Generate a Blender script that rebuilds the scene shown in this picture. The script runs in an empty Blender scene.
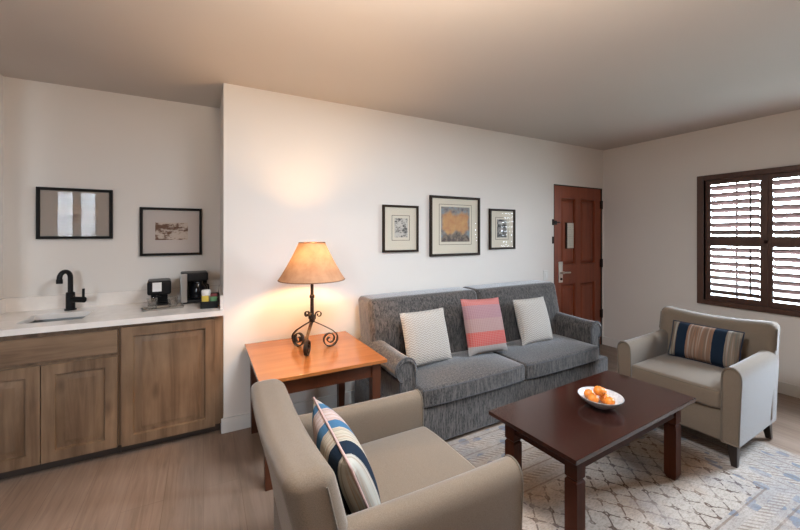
import bpy, bmesh, math, random
from mathutils import Vector, Matrix
PI = math.pi
SC = bpy.context.scene
COL = SC.collection
random.seed(7)

# ------------------------------------------------------------ camera
F_PX = 364.0
cam_d = bpy.data.cameras.new('camera')
cam_d.sensor_width = 36.0
cam_d.sensor_fit = 'HORIZONTAL'
cam_d.lens = 36.0 * F_PX / 800.0
cam_d.shift_y = -30.7 / 800.0
cam_d.clip_start = 0.05
cam = bpy.data.objects.new('camera', cam_d)
COL.objects.link(cam)
cam.location = (0.0, -2.945, 1.446)
YAW = math.atan2(674.0, 364.0)
cam.rotation_euler = (PI / 2, 0, YAW - PI / 2)
SC.camera = cam

# ------------------------------------------------------------ world / sky, exposure
SKY_STRENGTH = 105.0
BULB = 460.0
w = bpy.data.worlds.new('sky')
SC.world = w
w.use_nodes = True
nt = w.node_tree
nt.nodes.clear()
tc = nt.nodes.new('ShaderNodeTexCoord')
sx = nt.nodes.new('ShaderNodeSeparateXYZ')
rp = nt.nodes.new('ShaderNodeValToRGB')
bg = nt.nodes.new('ShaderNodeBackground')
wo = nt.nodes.new('ShaderNodeOutputWorld')
nt.links.new(tc.outputs['Generated'], sx.inputs[0])
nt.links.new(sx.outputs['Z'], rp.inputs[0])
e = rp.color_ramp.elements
e[0].position = 0.03; e[0].color = (0.26, 0.30, 0.335, 1)
e[1].position = 0.55; e[1].color = (0.70, 0.84, 1.0, 1)
nt.links.new(rp.outputs[0], bg.inputs[0])
bg.inputs[1].default_value = SKY_STRENGTH
nt.links.new(bg.outputs[0], wo.inputs[0])
SC.view_settings.view_transform = 'Standard'
SC.view_settings.look = 'None'
SC.view_settings.gamma = 1.0
SC.view_settings.use_curve_mapping = False
SC.view_settings.exposure = 0.46
SC.cycles.max_bounces = 10
SC.cycles.diffuse_bounces = 6
SC.cycles.glossy_bounces = 4
SC.cycles.transmission_bounces = 8
SC.cycles.transparent_max_bounces = 12
SC.cycles.caustics_reflective = False
SC.cycles.caustics_refractive = False
SC.cycles.sample_clamp_indirect = 4.0

# room numbers
H = 2.55
XR = 4.634          # right wall
XC = 0.129          # corner between sofa wall and alcove
YA = 0.61           # alcove back wall
XL = -1.23          # alcove left wall
XFAR = -3.0         # left wall of the room
YR = -4.4           # rear wall
WIN1 = (-2.085, -1.06, 0.735, 2.045)   # right wall window: y0,y1,z0,z1
FILL_WIN = (-2.80, -2.20, 1.15, 2.36)      # added unseen opening high in the right wall, for cool fill daylight
WIN3 = (-2.32, -1.71, 1.30, 2.22)      # rear wall: x0,x1,z0,z1


def portal(name, loc, rot, sx_, sy_):
    l = bpy.data.lights.new(name, 'AREA')
    l.shape = 'RECTANGLE'; l.size = sx_; l.size_y = sy_
    l.cycles.is_portal = True
    o = bpy.data.objects.new(name, l)
    o.location = loc; o.rotation_euler = rot
    COL.objects.link(o)


portal('window_portal', (XR + 0.16, (WIN1[0] + WIN1[1]) / 2, (WIN1[2] + WIN1[3]) / 2), (0, PI / 2, 0), WIN1[3] - WIN1[2], WIN1[1] - WIN1[0])
portal('window_portal', (XR + 0.16, (FILL_WIN[0] + FILL_WIN[1]) / 2, (FILL_WIN[2] + FILL_WIN[3]) / 2), (0, PI / 2, 0), FILL_WIN[3] - FILL_WIN[2], FILL_WIN[1] - FILL_WIN[0])
portal('window_portal', ((WIN3[0] + WIN3[1]) / 2, YR - 0.14, (WIN3[2] + WIN3[3]) / 2), (PI / 2, 0, 0), WIN3[1] - WIN3[0], WIN3[3] - WIN3[2])


def bounce_fill(loc, size, power, col):
    """added unseen uplight over the camera, for light bounced off the ceiling"""
    l = bpy.data.lights.new('bounce_fill', 'AREA')
    l.shape = 'DISK'; l.size = size; l.energy = power; l.color = col
    o = bpy.data.objects.new('bounce_fill', l)
    o.location = loc; o.rotation_euler = (PI, 0, 0)
    COL.objects.link(o)


bounce_fill((0.36, -2.55, 1.80), 0.5, 60, (1.0, 0.80, 0.63))  # soft added fill, no lamp is modelled here
l = bpy.data.lights.new('overhead_fill', 'AREA')  # added cool fill from above, out of frame, no fixture behind it
l.shape = 'DISK'; l.size = 0.8; l.energy = 50; l.color = (0.80, 0.90, 1.0)
o = bpy.data.objects.new('overhead_fill', l)
o.location = (0.95, -1.95, H - 0.02)
COL.objects.link(o)


# ------------------------------------------------------------ mesh helpers
class MB:
    def __init__(s):
        s.bm = bmesh.new()

    def box(s, x0, x1, y0, y1, z0, z1, bev=0.0, seg=2):
        r = bmesh.ops.create_cube(s.bm, size=1.0)
        vs = r['verts']
        for v in vs:
            v.co = Vector(((x0 + x1) / 2 + v.co.x * (x1 - x0), (y0 + y1) / 2 + v.co.y * (y1 - y0), (z0 + z1) / 2 + v.co.z * (z1 - z0)))
        if bev > 0:
            es = list({e for v in vs for e in v.link_edges})
            bmesh.ops.bevel(s.bm, geom=es, offset=bev, segments=seg, profile=0.5, affect='EDGES', clamp_overlap=True)
        return s

    def tbox(s, c0, h0, c1, h1, bev=0.0):
        """tapered box: bottom centre c0, half sizes h0; top centre c1, half sizes h1"""
        vs = []
        for c, h in ((c0, h0), (c1, h1)):
            for a, b in ((-1, -1), (1, -1), (1, 1), (-1, 1)):
                vs.append(s.bm.verts.new((c[0] + a * h[0], c[1] + b * h[1], c[2])))
        fs = [(3, 2, 1, 0), (4, 5, 6, 7), (0, 1, 5, 4), (1, 2, 6, 5), (2, 3, 7, 6), (3, 0, 4, 7)]
        nf = [s.bm.faces.new([vs[i] for i in f]) for f in fs]
        if bev > 0:
            es = list({e for f in nf for e in f.edges})
            bmesh.ops.bevel(s.bm, geom=es, offset=bev, segments=2, profile=0.5, affect='EDGES')
        return s

    def rings(s, rings, close=True, cap=True):
        R = [[s.bm.verts.new(p) for p in r] for r in rings]
        n = len(R[0])
        for a, b in zip(R[:-1], R[1:]):
            for i in range(n if close else n - 1):
                j = (i + 1) % n
                s.bm.faces.new((a[i], a[j], b[j], b[i]))
        if cap and close:
            s.bm.faces.new(list(reversed(R[0])))
            s.bm.faces.new(R[-1])
        return s

    def lathe(s, prof, c=(0, 0, 0), n=32, cap=True):
        rs = []
        for r, z in prof:
            r = max(r, 0.0004)
            rs.append([(c[0] + r * math.cos(2 * PI * i / n), c[1] + r * math.sin(2 * PI * i / n), c[2] + z) for i in range(n)])
        return s.rings(rs, cap=cap)

    def tube(s, pts, rad, n=8, closed=False):
        pts = [Vector(p) for p in pts]
        m = len(pts)
        rs = []
        prev = None
        for i in range(m):
            if closed:
                t = pts[(i + 1) % m] - pts[(i - 1) % m]
            else:
                t = pts[min(i + 1, m - 1)] - pts[max(i - 1, 0)]
            t = t.normalized()
            if prev is None:
                u = t.orthogonal().normalized()
            else:
                u = prev - t * prev.dot(t)
                u = u.normalized() if u.length > 1e-6 else t.orthogonal().normalized()
            prev = u
            v = t.cross(u)
            r = rad(i / max(m - 1, 1)) if callable(rad) else rad
            rs.append([pts[i] + u * (r * math.cos(2 * PI * k / n)) + v * (r * math.sin(2 * PI * k / n)) for k in range(n)])
        if closed:
            rs.append(rs[0])
            # re-align last ring to first
            return s.rings(rs, cap=False)
        return s.rings(rs)

    def strip(s, pts, wid, th, side):
        """flat iron band along pts; side = unit vector of its width"""
        pts = [Vector(p) for p in pts]
        side = Vector(side)
        rs = []
        m = len(pts)
        for i in range(m):
            t = (pts[min(i + 1, m - 1)] - pts[max(i - 1, 0)]).normalized()
            nrm = side.cross(t).normalized()
            rs.append([pts[i] + side * (a * wid / 2) + nrm * (b * th / 2) for a, b in ((-1, -1), (1, -1), (1, 1), (-1, 1))])
        return s.rings(rs)

    def rbox(s, c, sz, r, n=(8, 8, 8), k=4, fn=None):
        """rounded box; fn(v, (u,v,w)) deforms, u,v,w in -1..1"""
        hs = [d / 2 for d in sz]
        r = min(r, min(hs) * 0.999)
        ax = []
        for h, nn in zip(hs, n):
            a = [h - r + r * math.tan(PI / 4 * i / k) for i in range(1, k + 1)]
            mid = [-(h - r) + 2 * (h - r) * i / nn for i in range(nn + 1)]
            ax.append([-x for x in reversed(a)] + mid + a)
        vs = {}

        def vert(p):
            key = tuple(round(q, 6) for q in p)
            if key in vs:
                return vs[key]
            q = Vector([max(-(h - r), min(h - r, x)) for x, h in zip(p, hs)])
            d = Vector(p) - q
            o = q + d.normalized() * r if d.length > 1e-9 else q
            if fn:
                o = Vector(fn(o, tuple(x / h for x, h in zip(o, hs))))
            v = s.bm.verts.new((o.x + c[0], o.y + c[1], o.z + c[2]))
            vs[key] = v
            return v
        for d in range(3):
            a, b = [i for i in range(3) if i != d]
            for sg in (-1, 1):
                for i in range(len(ax[a]) - 1):
                    for j in range(len(ax[b]) - 1):
                        q = []
                        for (ii, jj) in ((i, j), (i + 1, j), (i + 1, j + 1), (i, j + 1)):
                            p = [0, 0, 0]
                            p[d] = sg * hs[d]; p[a] = ax[a][ii]; p[b] = ax[b][jj]
                            q.append(vert(p))
                        if len(set(q)) == 4:
                            s.bm.faces.new(q)
        return s

    def sphere(s, c, r, n=20, fn=None):
        res = bmesh.ops.create_uvsphere(s.bm, u_segments=n, v_segments=max(8, n * 2 // 3), radius=1.0)
        for v in res['verts']:
            p = Vector(v.co)
            if fn:
                p = fn(p)
            v.co = Vector(c) + p * r
        return s

    def build(s, name, mat, parent=None, kind=None, sharp=38, M=None):
        bm = s.bm
        bmesh.ops.remove_doubles(bm, verts=bm.verts, dist=1e-6)
        bmesh.ops.recalc_face_normals(bm, faces=bm.faces)
        if M is not None:
            bm.transform(M)
        me = bpy.data.meshes.new(name)
        bm.to_mesh(me)
        bm.free()
        me.polygons.foreach_set('use_smooth', [True] * len(me.polygons))
        me.set_sharp_from_angle(angle=math.radians(sharp))
        o = bpy.data.objects.new(name, me)
        if len(me.polygons) < 700:
            wn = o.modifiers.new('weighted_normal', 'WEIGHTED_NORMAL')
            wn.keep_sharp = True; wn.weight = 100
        COL.objects.link(o)
        if mat:
            me.materials.append(mat)
        if parent:
            o.parent = parent
        if kind:
            o['kind'] = kind
        return o


def tag(o, label, cat, group=None, kind=None):
    o['label'] = label; o['category'] = cat
    if group: o['group'] = group
    if kind: o['kind'] = kind
    return o


def thing(name, label, cat, loc=(0, 0, 0), rz=0.0, group=None):
    o = bpy.data.objects.new(name, None)
    o.empty_display_size = 0.1
    COL.objects.link(o)
    o.location = loc; o.rotation_euler = (0, 0, rz)
    return tag(o, label, cat, group)


def copy_tree(o, parent=None):
    c = o.copy()
    COL.objects.link(c)
    if parent: c.parent = parent
    for ch in list(o.children):
        copy_tree(ch, c)
    return c


# ------------------------------------------------------------ material helpers
class N:
    """small node builder"""
    def __init__(s, name, rough=0.6, spec=0.4):
        s.m = bpy.data.materials.new(name)
        s.m.use_nodes = True
        s.nt = s.m.node_tree
        s.b = s.nt.nodes['Principled BSDF']
        s.out = s.nt.nodes['Material Output']
        s.b.inputs['Roughness'].default_value = rough
        s.b.inputs['Specular IOR Level'].default_value = spec
        s._co = None

    def new(s, t): return s.nt.nodes.new(t)
    def link(s, a, b): s.nt.links.new(a, b)

    def co(s):
        if s._co is None:
            s._co = s.new('ShaderNodeTexCoord').outputs['Object']
        return s._co

    def setin(s, sock, v):
        if v is None: return
        if isinstance(v, bpy.types.NodeSocket): s.link(v, sock)
        elif isinstance(v, (tuple, list)) and len(v) == 3 and sock.type == 'RGBA': sock.default_value = (*v, 1)
        else: sock.default_value = v

    def math(s, op, a, b=None, c=None, clamp=False):
        n = s.new('ShaderNodeMath'); n.operation = op; n.use_clamp = clamp
        s.setin(n.inputs[0], a)
        if b is not None: s.setin(n.inputs[1], b)
        if c is not None: s.setin(n.inputs[2], c)
        return n.outputs[0]

    def xyz(s, v=None):
        n = s.new('ShaderNodeSeparateXYZ'); s.link(v or s.co(), n.inputs[0])
        return n.outputs

    def vec(s, x, y, z):
        n = s.new('ShaderNodeCombineXYZ')
        for i, q in enumerate((x, y, z)): s.setin(n.inputs[i], q)
        return n.outputs[0]

    def scale(s, sc, v=None, rot=(0, 0, 0), loc=(0, 0, 0)):
        n = s.new('ShaderNodeMapping'); s.link(v or s.co(), n.inputs[0])
        n.inputs['Scale'].default_value = sc; n.inputs['Rotation'].default_value = rot; n.inputs['Location'].default_value = loc
        return n.outputs[0]

    def noise(s, v, sc, det=4, rough=0.55, dist=0.0):
        n = s.new('ShaderNodeTexNoise'); s.link(v, n.inputs['Vector'])
        n.inputs['Scale'].default_value = sc; n.inputs['Detail'].default_value = det
        n.inputs['Roughness'].default_value = rough; n.inputs['Distortion'].default_value = dist
        return n.outputs['Fac']

    def voronoi(s, v, sc, feat='F1'):
        n = s.new('ShaderNodeTexVoronoi'); n.feature = feat; s.link(v, n.inputs['Vector'])
        n.inputs['Scale'].default_value = sc
        return n.outputs['Distance']

    def ramp(s, f, stops, interp='LINEAR'):
        n = s.new('ShaderNodeValToRGB'); s.link(f, n.inputs[0])
        cr = n.color_ramp; cr.interpolation = interp
        while len(cr.elements) < len(stops): cr.elements.new(0.5)
        for el, (p, c) in zip(cr.elements, stops):
            el.position = p
            el.color = (c, c, c, 1) if isinstance(c, (int, float)) else (*c, 1)
        return n.outputs[0]

    def mix(s, f, a, b, mode='MIX'):
        n = s.new('ShaderNodeMix'); n.data_type = 'RGBA'; n.blend_type = mode
        s.setin(n.inputs[0], f); s.setin(n.inputs[6], a); s.setin(n.inputs[7], b)
        return n.outputs[2]

    def color(s, c): s.setin(s.b.inputs['Base Color'], c); return s
    def rough(s, r): s.setin(s.b.inputs['Roughness'], r); return s

    def bump(s, h, strength=0.3, dist=0.002):
        n = s.new('ShaderNodeBump'); n.inputs['Strength'].default_value = strength; n.inputs['Distance'].default_value = dist
        s.link(h, n.inputs['Height']); s.link(n.outputs[0], s.b.inputs['Normal'])
        return s

    def set(s, **k):
        for a, b in k.items(): s.setin(s.b.inputs[a.replace('_', ' ')], b)
        return s


def plain(name, c, rough=0.5, metal=0.0, spec=0.4):
    n = N(name, rough, spec); n.color(c); n.b.inputs['Metallic'].default_value = metal
    return n.m


def paint(name, c):
    n = N(name, 0.75, 0.25)
    f = n.noise(n.co(), 1.3, 3)
    n.color(n.mix(f, tuple(q * 0.97 for q in c), tuple(min(1, q * 1.03) for q in c)))
    n.bump(n.noise(n.co(), 120, 2), 0.08, 0.002)
    return n.m


def wood(name, dark, light, axis='X', sc=1.0, rough=0.35, spec=0.5, knots=False, coat=0.0):
    n = N(name, rough, spec)
    a = {'X': (1.2, 14, 14), 'Y': (14, 1.2, 14), 'Z': (14, 14, 1.2)}[axis]
    v = n.scale(tuple(q * sc for q in a))
    f1 = n.noise(v, 1.6, 6, 0.6, 0.6)
    v2 = n.scale(tuple(q * sc * 0.35 for q in a))
    f2 = n.noise(v2, 1.4, 3, 0.5, 1.2)
    f = n.math('ADD', n.math('MULTIPLY', f1, 0.55), n.math('MULTIPLY', f2, 0.45))
    c = n.ramp(f, [(0.32, dark), (0.68, light)])
    if knots:
        kv = n.scale({'X': (2.0, 5, 5), 'Y': (5, 2.0, 5), 'Z': (5, 5, 2.0)}[axis])
        kd = n.voronoi(kv, 1.1)
        kf = n.ramp(kd, [(0.02, 1.0), (0.16, 0.0)])
        big = n.noise(n.co(), 2.6, 3)
        c = n.mix(n.math('MULTIPLY', kf, 0.55), c, tuple(q * 0.35 for q in dark))
        c = n.mix(n.ramp(big, [(0.4, 0.0), (0.75, 0.45)]), c, tuple(q * 0.6 for q in dark))
    n.color(c)
    n.bump(f1, 0.08, 0.001)
    if coat: n.set(Coat_Weight=coat, Coat_Roughness=0.12)
    return n.m


def fabric(name, c1, c2, sc=320, bump=0.35, rough=0.9, stretch=(1, 1, 1), sheen=0.25, slub=0.0, c3=None):
    n = N(name, rough, 0.15)
    v = n.scale(stretch)
    f = n.noise(v, sc, 2, 0.6)
    c = n.ramp(f, [(0.35, c1), (0.65, c2)])
    if slub:
        g = n.noise(n.scale((90, 90, 14)), 1.0, 3, 0.7)
        c = n.mix(n.ramp(g, [(0.42, 0.0), (0.62, slub)]), c, c3 or c2)
    n.color(c)
    n.bump(f, bump, 0.0015)
    n.set(Sheen_Weight=sheen, Sheen_Roughness=0.35, Sheen_Tint=(0.95, 0.97, 1.0, 1))
    return n.m


# ------------------------------------------------------------ materials
WALL = paint('wall_paint', (0.735, 0.69, 0.64))
WALLD = paint('tan_wall_paint', (0.26, 0.20, 0.155))
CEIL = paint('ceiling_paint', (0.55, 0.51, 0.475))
TRIMW = plain('white_trim_paint', (0.72, 0.70, 0.66), 0.4)

n = N('plank_floor', 0.38, 0.4)
X, Y, Z = n.xyz()
vv = n.vec(Y, X, 0.0)
br = n.new('ShaderNodeTexBrick')
n.link(vv, br.inputs['Vector'])
br.offset = 0.37
br.inputs['Color1'].default_value = (0.20, 0.135, 0.095, 1)
br.inputs['Color2'].default_value = (0.27, 0.19, 0.14, 1)
br.inputs['Mortar'].default_value = (0.12, 0.075, 0.05, 1)
br.inputs['Scale'].default_value = 1.0
br.inputs['Mortar Size'].default_value = 0.0016
br.inputs['Mortar Smooth'].default_value = 0.5
br.inputs['Bias'].default_value = 0.0
br.inputs['Brick Width'].default_value = 1.6
br.inputs['Row Height'].default_value = 0.19
g1 = n.noise(n.scale((26, 1.6, 1)), 1.5, 6, 0.62, 0.8)
g2 = n.noise(n.scale((5, 0.8, 1)), 1.2, 3, 0.5, 0.5)
c = n.mix(n.ramp(g1, [(0.3, 0.75), (0.7, 0.0)]), br.outputs['Color'], (0.13, 0.085, 0.06))
c = n.mix(n.ramp(g2, [(0.4, 0.0), (0.75, 0.6)]), c, (0.30, 0.22, 0.17))
n.color(c)
n.rough(n.ramp(g1, [(0.2, 0.44), (0.8, 0.32)]))
n.bump(g1, 0.06, 0.001)
FLOOR = n.m

CAB = wood('knotty_alder', (0.095, 0.052, 0.027), (0.27, 0.172, 0.102), 'Z', 1.0, 0.45, 0.35, knots=True)
CABX = wood('knotty_alder_across', (0.095, 0.052, 0.027), (0.27, 0.172, 0.102), 'X', 1.0, 0.45, 0.35, knots=True)
CABD = plain('toe_kick_brown', (0.05, 0.032, 0.022), 0.6)
CHERRYX = wood('cherry_top', (0.27, 0.078, 0.018), (0.42, 0.150, 0.042), 'X', 0.8, 0.22, 0.5, coat=0.35)
CHERRYZ_SHADE = wood('cherry_legs_shaded', (0.050, 0.013, 0.005), (0.090, 0.025, 0.009), 'Z', 0.8, 0.35, 0.5)  # same cherry, with the shade below the top put into its colour
MAHX = wood('mahogany_top', (0.017, 0.005, 0.0035), (0.035, 0.010, 0.0065), 'X', 0.8, 0.20, 0.5, coat=0.4)
MAHZ = wood('mahogany_legs', (0.040, 0.0105, 0.005), (0.070, 0.020, 0.009), 'Z', 0.8, 0.5, 0.12)
DOORW = wood('red_mahogany_door', (0.17, 0.035, 0.015), (0.28, 0.068, 0.028), 'Z', 0.9, 0.35, 0.5)
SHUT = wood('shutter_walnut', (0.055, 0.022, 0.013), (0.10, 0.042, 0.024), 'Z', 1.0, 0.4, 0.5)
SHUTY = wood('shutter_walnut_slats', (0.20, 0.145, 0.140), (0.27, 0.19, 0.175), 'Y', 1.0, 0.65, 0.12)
DARKLEG = wood('espresso_legs', (0.012, 0.008, 0.006), (0.024, 0.015, 0.011), 'Z', 1.0, 0.35, 0.5)
BLACKM = plain('matte_black_metal', (0.012, 0.012, 0.013), 0.4, 0.6)
IRON = plain('wrought_iron', (0.040, 0.030, 0.022), 0.45, 0.7)
STEEL = plain('brushed_steel', (0.55, 0.54, 0.52), 0.3, 1.0)
NICKEL = plain('satin_nickel', (0.70, 0.66, 0.60), 0.32, 1.0)
BLACKP = plain('black_plastic', (0.007, 0.007, 0.008), 0.35, 0.0, 0.25)
BLACKG = plain('gloss_black_plastic', (0.006, 0.006, 0.008), 0.08)
PAPER = plain('white_paper', (0.78, 0.76, 0.73), 0.7)
HINGE = plain('dark_bronze', (0.03, 0.022, 0.018), 0.45, 0.7)
FRAMEB = plain('black_picture_frame', (0.010, 0.008, 0.007), 0.5, 0.0, 0.12)
FRAMEBR = plain('bronze_picture_frame', (0.026, 0.016, 0.010), 0.5, 0.0, 0.15)
MATB = plain('mat_board', (0.64, 0.58, 0.47), 0.85)
MATP = plain('pale_mat_board', (0.50, 0.44, 0.40), 0.85)
MATD = plain('taupe_mat_board', (0.34, 0.29, 0.25), 0.85)

n = N('white_quartz', 0.22, 0.5)
f = n.noise(n.co(), 9, 5, 0.6, 0.6)
n.color(n.ramp(f, [(0.3, (0.75, 0.69, 0.63)), (0.7, (0.84, 0.78, 0.72))]))
QUARTZ = n.m


def glassmat(name, tint=(1, 1, 1), refl=1.0, rough=0.0):
    """thin clear pane: see-through plus fresnel reflection"""
    n = N(name)
    tr = n.new('ShaderNodeBsdfTransparent'); tr.inputs[0].default_value = (*tint, 1)
    gl = n.new('ShaderNodeBsdfGlossy'); gl.inputs['Roughness'].default_value = rough
    gl.inputs[0].default_value = (1, 1, 1, 1)
    lw = n.new('ShaderNodeLayerWeight'); lw.inputs['Blend'].default_value = 0.5
    f = n.math('MULTIPLY', n.math('ADD', n.math('MULTIPLY', n.math('POWER', lw.outputs['Facing'], 5.0), 0.9), 0.04), refl)
    mx = n.new('ShaderNodeMixShader')
    n.link(f, mx.inputs[0]); n.link(tr.outputs[0], mx.inputs[1]); n.link(gl.outputs[0], mx.inputs[2])
    n.link(mx.outputs[0], n.out.inputs[0])
    return n.m


PANE = glassmat('window_glass')
PICGLASS = glassmat('picture_glass', refl=0.13)
MATTEGLASS = glassmat('anti_reflection_glass', refl=0.008)
TUMBLER = glassmat('clear_tumbler_glass', (0.90, 0.91, 0.91), 3.0, 0.08)

# upholstery
SOFAF = fabric('grey_tweed', (0.017, 0.016, 0.016), (0.080, 0.075, 0.073), 220, 0.6, 0.9, (1, 1, 0.3), 0.9, 0.7, (0.155, 0.138, 0.125))
WELT = fabric('grey_welt', (0.05, 0.05, 0.055), (0.10, 0.10, 0.105), 300)
CHAIRF = fabric('beige_linen_weave', (0.135, 0.102, 0.073), (0.185, 0.145, 0.108), 420, 0.3, 0.9, (1, 1, 1), 0.4)
CHAIRW = fabric('beige_welt', (0.11, 0.088, 0.068), (0.16, 0.13, 0.10), 380)

# ------------------------------------------------------------ structure
T = 0.14
MB().box(XFAR - T, XR + T, YR - T, YA + T, -0.12, 0.0).build('floor', FLOOR, kind='structure')
MB().box(XFAR - T, XR + T, YR - T, YA + T, H, H + 0.12).build('ceiling', CEIL, kind='structure')
DX0, DX1, DZ = 3.672, 4.606, 2.045
b = MB()
b.box(XC, DX0, 0, T, 0, H)
b.box(DX0, DX1, 0, T, DZ, H)
b.box(DX1, XR + T, 0, T, 0, H)
b.build('wall_back', WALL, kind='structure')
MB().box(XC, XC + T, T, YA, 0, H).build('wall_alcove_right', WALL, kind='structure')
MB().box(XL - T, XC + T, YA, YA + T, 0, H).build('wall_alcove', WALL, kind='structure')
MB().box(XFAR - T, XL, 0.0, YA, 0, H).build('wall_alcove_left', WALL, kind='structure')
MB().box(XFAR - T, XFAR, YR - T, 0.0, 0, H).build('wall_left', WALLD, kind='structure')
b = MB()
y0, y1, z0, z1 = WIN1
b.box(XR, XR + T, YR - T, FILL_WIN[0], 0, H); b.box(XR, XR + T, FILL_WIN[1], y0, 0, H); b.box(XR, XR + T, y1, 0, 0, H)
b.box(XR, XR + T, FILL_WIN[0], FILL_WIN[1], 0, FILL_WIN[2]); b.box(XR, XR + T, FILL_WIN[0], FILL_WIN[1], FILL_WIN[3], H)
b.box(XR, XR + T, y0, y1, 0, z0); b.box(XR, XR + T, y0, y1, z1, H)
b.build('wall_right', WALL, kind='structure')
b = MB()
b.box(XFAR, WIN3[0], YR - T, YR, 0, H)
b.box(WIN3[0], WIN3[1], YR - T, YR, 0, WIN3[2]); b.box(WIN3[0], WIN3[1], YR - T, YR, WIN3[3], H)
b.box(WIN3[1], XR, YR - T, YR, 0, H)
b.build('wall_rear', WALLD, kind='structure')
BH = 0.108
b = MB(); b.box(XC - 0.016, DX0, -0.016, 0, 0, BH, 0.004); b.box(XC - 0.016, XC, 0, 0.075, 0, BH, 0.003)
b.build('baseboard_back', TRIMW, kind='structure')
MB().box(XR - 0.016, XR, YR, 0, 0, BH, 0.004).build('baseboard_right', TRIMW, kind='structure')
MB().box(XFAR, XR, YR, YR + 0.016, 0, BH, 0.004).build('baseboard_rear', TRIMW, kind='structure')
b = MB(); b.box(XFAR, XFAR + 0.016, YR, 0, 0, BH, 0.004); b.box(XFAR, XL, -0.016, 0, 0, BH, 0.004)
b.build('baseboard_left', TRIMW, kind='structure')


# door
def raised_panel_face(b, x0, x1, z0, z1, yf, ins=0.035, dep=0.012, rise=0.008):
    """panel set in a frame: sloping moulding down to a groove, then a raised field (front towards -y)"""
    def ring(d, y):
        return [(x0 + d, y, z0 + d), (x1 - d, y, z0 + d), (x1 - d, y, z1 - d), (x0 + d, y, z1 - d)]
    b.rings([ring(0, yf), ring(0.005, yf + dep), ring(0.012, yf + dep), ring(0.014 + ins, yf + dep - rise), ring(0.02 + ins, yf + dep - rise)], cap=False)
    r = ring(0.02 + ins, yf + dep - rise)
    b.bm.faces.new([b.bm.verts.new(p) for p in r])


def panel_door(b, x0, x1, z0, z1, yf, th, panels, ins=0.035, dep=0.012, rise=0.008):
    """slab with sunk raised panels, front at yf facing -y"""
    xs = sorted({x0, x1, *[p[0] for p in panels], *[p[1] for p in panels]})
    zs = sorted({z0, z1, *[p[2] for p in panels], *[p[3] for p in panels]})
    for i in range(len(xs) - 1):
        for j in range(len(zs) - 1):
            cx, cz = (xs[i] + xs[i + 1]) / 2, (zs[j] + zs[j + 1]) / 2
            if any(p[0] < cx < p[1] and p[2] < cz < p[3] for p in panels):
                continue
            b.bm.faces.new([b.bm.verts.new(q) for q in ((xs[i], yf, zs[j]), (xs[i + 1], yf, zs[j]), (xs[i + 1], yf, zs[j + 1]), (xs[i], yf, zs[j + 1]))])
    b.rings([[(x0, yf, z0), (x1, yf, z0), (x1, yf, z1), (x0, yf, z1)], [(x0, yf + th, z0), (x1, yf + th, z0), (x1, yf + th, z1), (x0, yf + th, z1)]], cap=False)
    b.bm.faces.new([b.bm.verts.new(q) for q in ((x0, yf + th, z0), (x0, yf + th, z1), (x1, yf + th, z1), (x1, yf + th, z0))])
    for p in panels:
        raised_panel_face(b, *p, yf, ins, dep, rise)


DY = 0.012
b = MB()
pans = [(3.815, 4.085, 1.075, 1.885), (4.185, 4.475, 1.075, 1.885), (3.815, 4.085, 0.23, 0.835), (4.185, 4.475, 0.23, 0.835)]
panel_door(b, DX0 + 0.012, DX1 - 0.012, 0.006, DZ - 0.012, DY, 0.045, pans, 0.035, 0.030, 0.020)
door = b.build('door_1', DOORW, kind='structure', sharp=25)
door['label'] = 'red brown four panel wooden entry door in the sofa wall'
b = MB()
b.box(DX0, DX0 + 0.011, 0.0, 0.10, 0, DZ); b.box(DX1 - 0.011, DX1, 0.0, 0.10, 0, DZ); b.box(DX0, DX1, 0.0, 0.10, DZ - 0.011, DZ)
b.box(DX0, DX1, 0.062, 0.10, 0, DZ)
b.build('door_frame', HINGE, door)
for hz in (1.83, 1.07, 0.41):
    b = MB(); b.lathe([(0.009, -0.055), (0.009, 0.055)], (DX1 - 0.004, -0.004, hz), 12); b.box(DX1 - 0.03, DX1 + 0.006, -0.001, DY + 0.004, hz - 0.05, hz + 0.05)
    b.build('hinge', HINGE, door)
b = MB(); b.box(3.765, 3.838, DY - 0.012, DY, 0.862, 1.115, 0.006)
hp = b.build('lock_plate', NICKEL, door)
b = MB(); b.lathe([(0.016, 0), (0.016, 0.045)], (0, 0, 0), 16)
b.bm.transform(Matrix.Translation((3.80, DY - 0.012, 0.985)) @ Matrix.Rotation(PI / 2, 4, 'X'))
b.tube([(3.80, DY - 0.055, 0.985), (3.85, DY - 0.058, 0.985), (3.915, DY - 0.056, 0.983)], 0.010, 10)
b.build('lever_handle', NICKEL, hp)
b = MB(); b.lathe([(0.014, 0), (0.014, 0.012)], (0, 0, 0), 16); b.bm.transform(Matrix.Translation((3.80, DY - 0.012, 0.905)) @ Matrix.Rotation(PI / 2, 4, 'X'))
b.build('thumb_turn', HINGE, hp)
b = MB(); b.box(3.905, 3.925, DY - 0.006, DY + 0.012, 1.27, 1.59)
b.box(3.925, 4.045, DY - 0.004, DY + 0.012, 1.27, 1.59)
n = N('notice_print', 0.6)
X, Y, Z = n.xyz()
ln = n.math('GREATER_THAN', n.math('FRACT', n.math('MULTIPLY', Z, 45)), 0.7)
brk = n.math('GREATER_THAN', n.noise(n.scale((60, 1, 18)), 1.0, 2), 0.5)
n.color(n.mix(n.math('MULTIPLY', n.math('MULTIPLY', ln, brk), 0.35), (0.62, 0.60, 0.52), (0.2, 0.19, 0.18)))
NOTICE = n.m
b2 = MB(); b2.box(3.928, 4.042, DY - 0.007, DY - 0.003, 1.275, 1.585)
nf = b.build('notice_holder', HINGE, door)
b2.build('notice_card', NOTICE, nf)
b = MB(); b.box(3.690, 3.735, DY - 0.010, DY, 1.56, 1.61, 0.003)
b.tube([(3.70, DY - 0.02, 1.585), (3.74, DY - 0.035, 1.59), (3.775, DY - 0.02, 1.585)], 0.007, 8)
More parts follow.
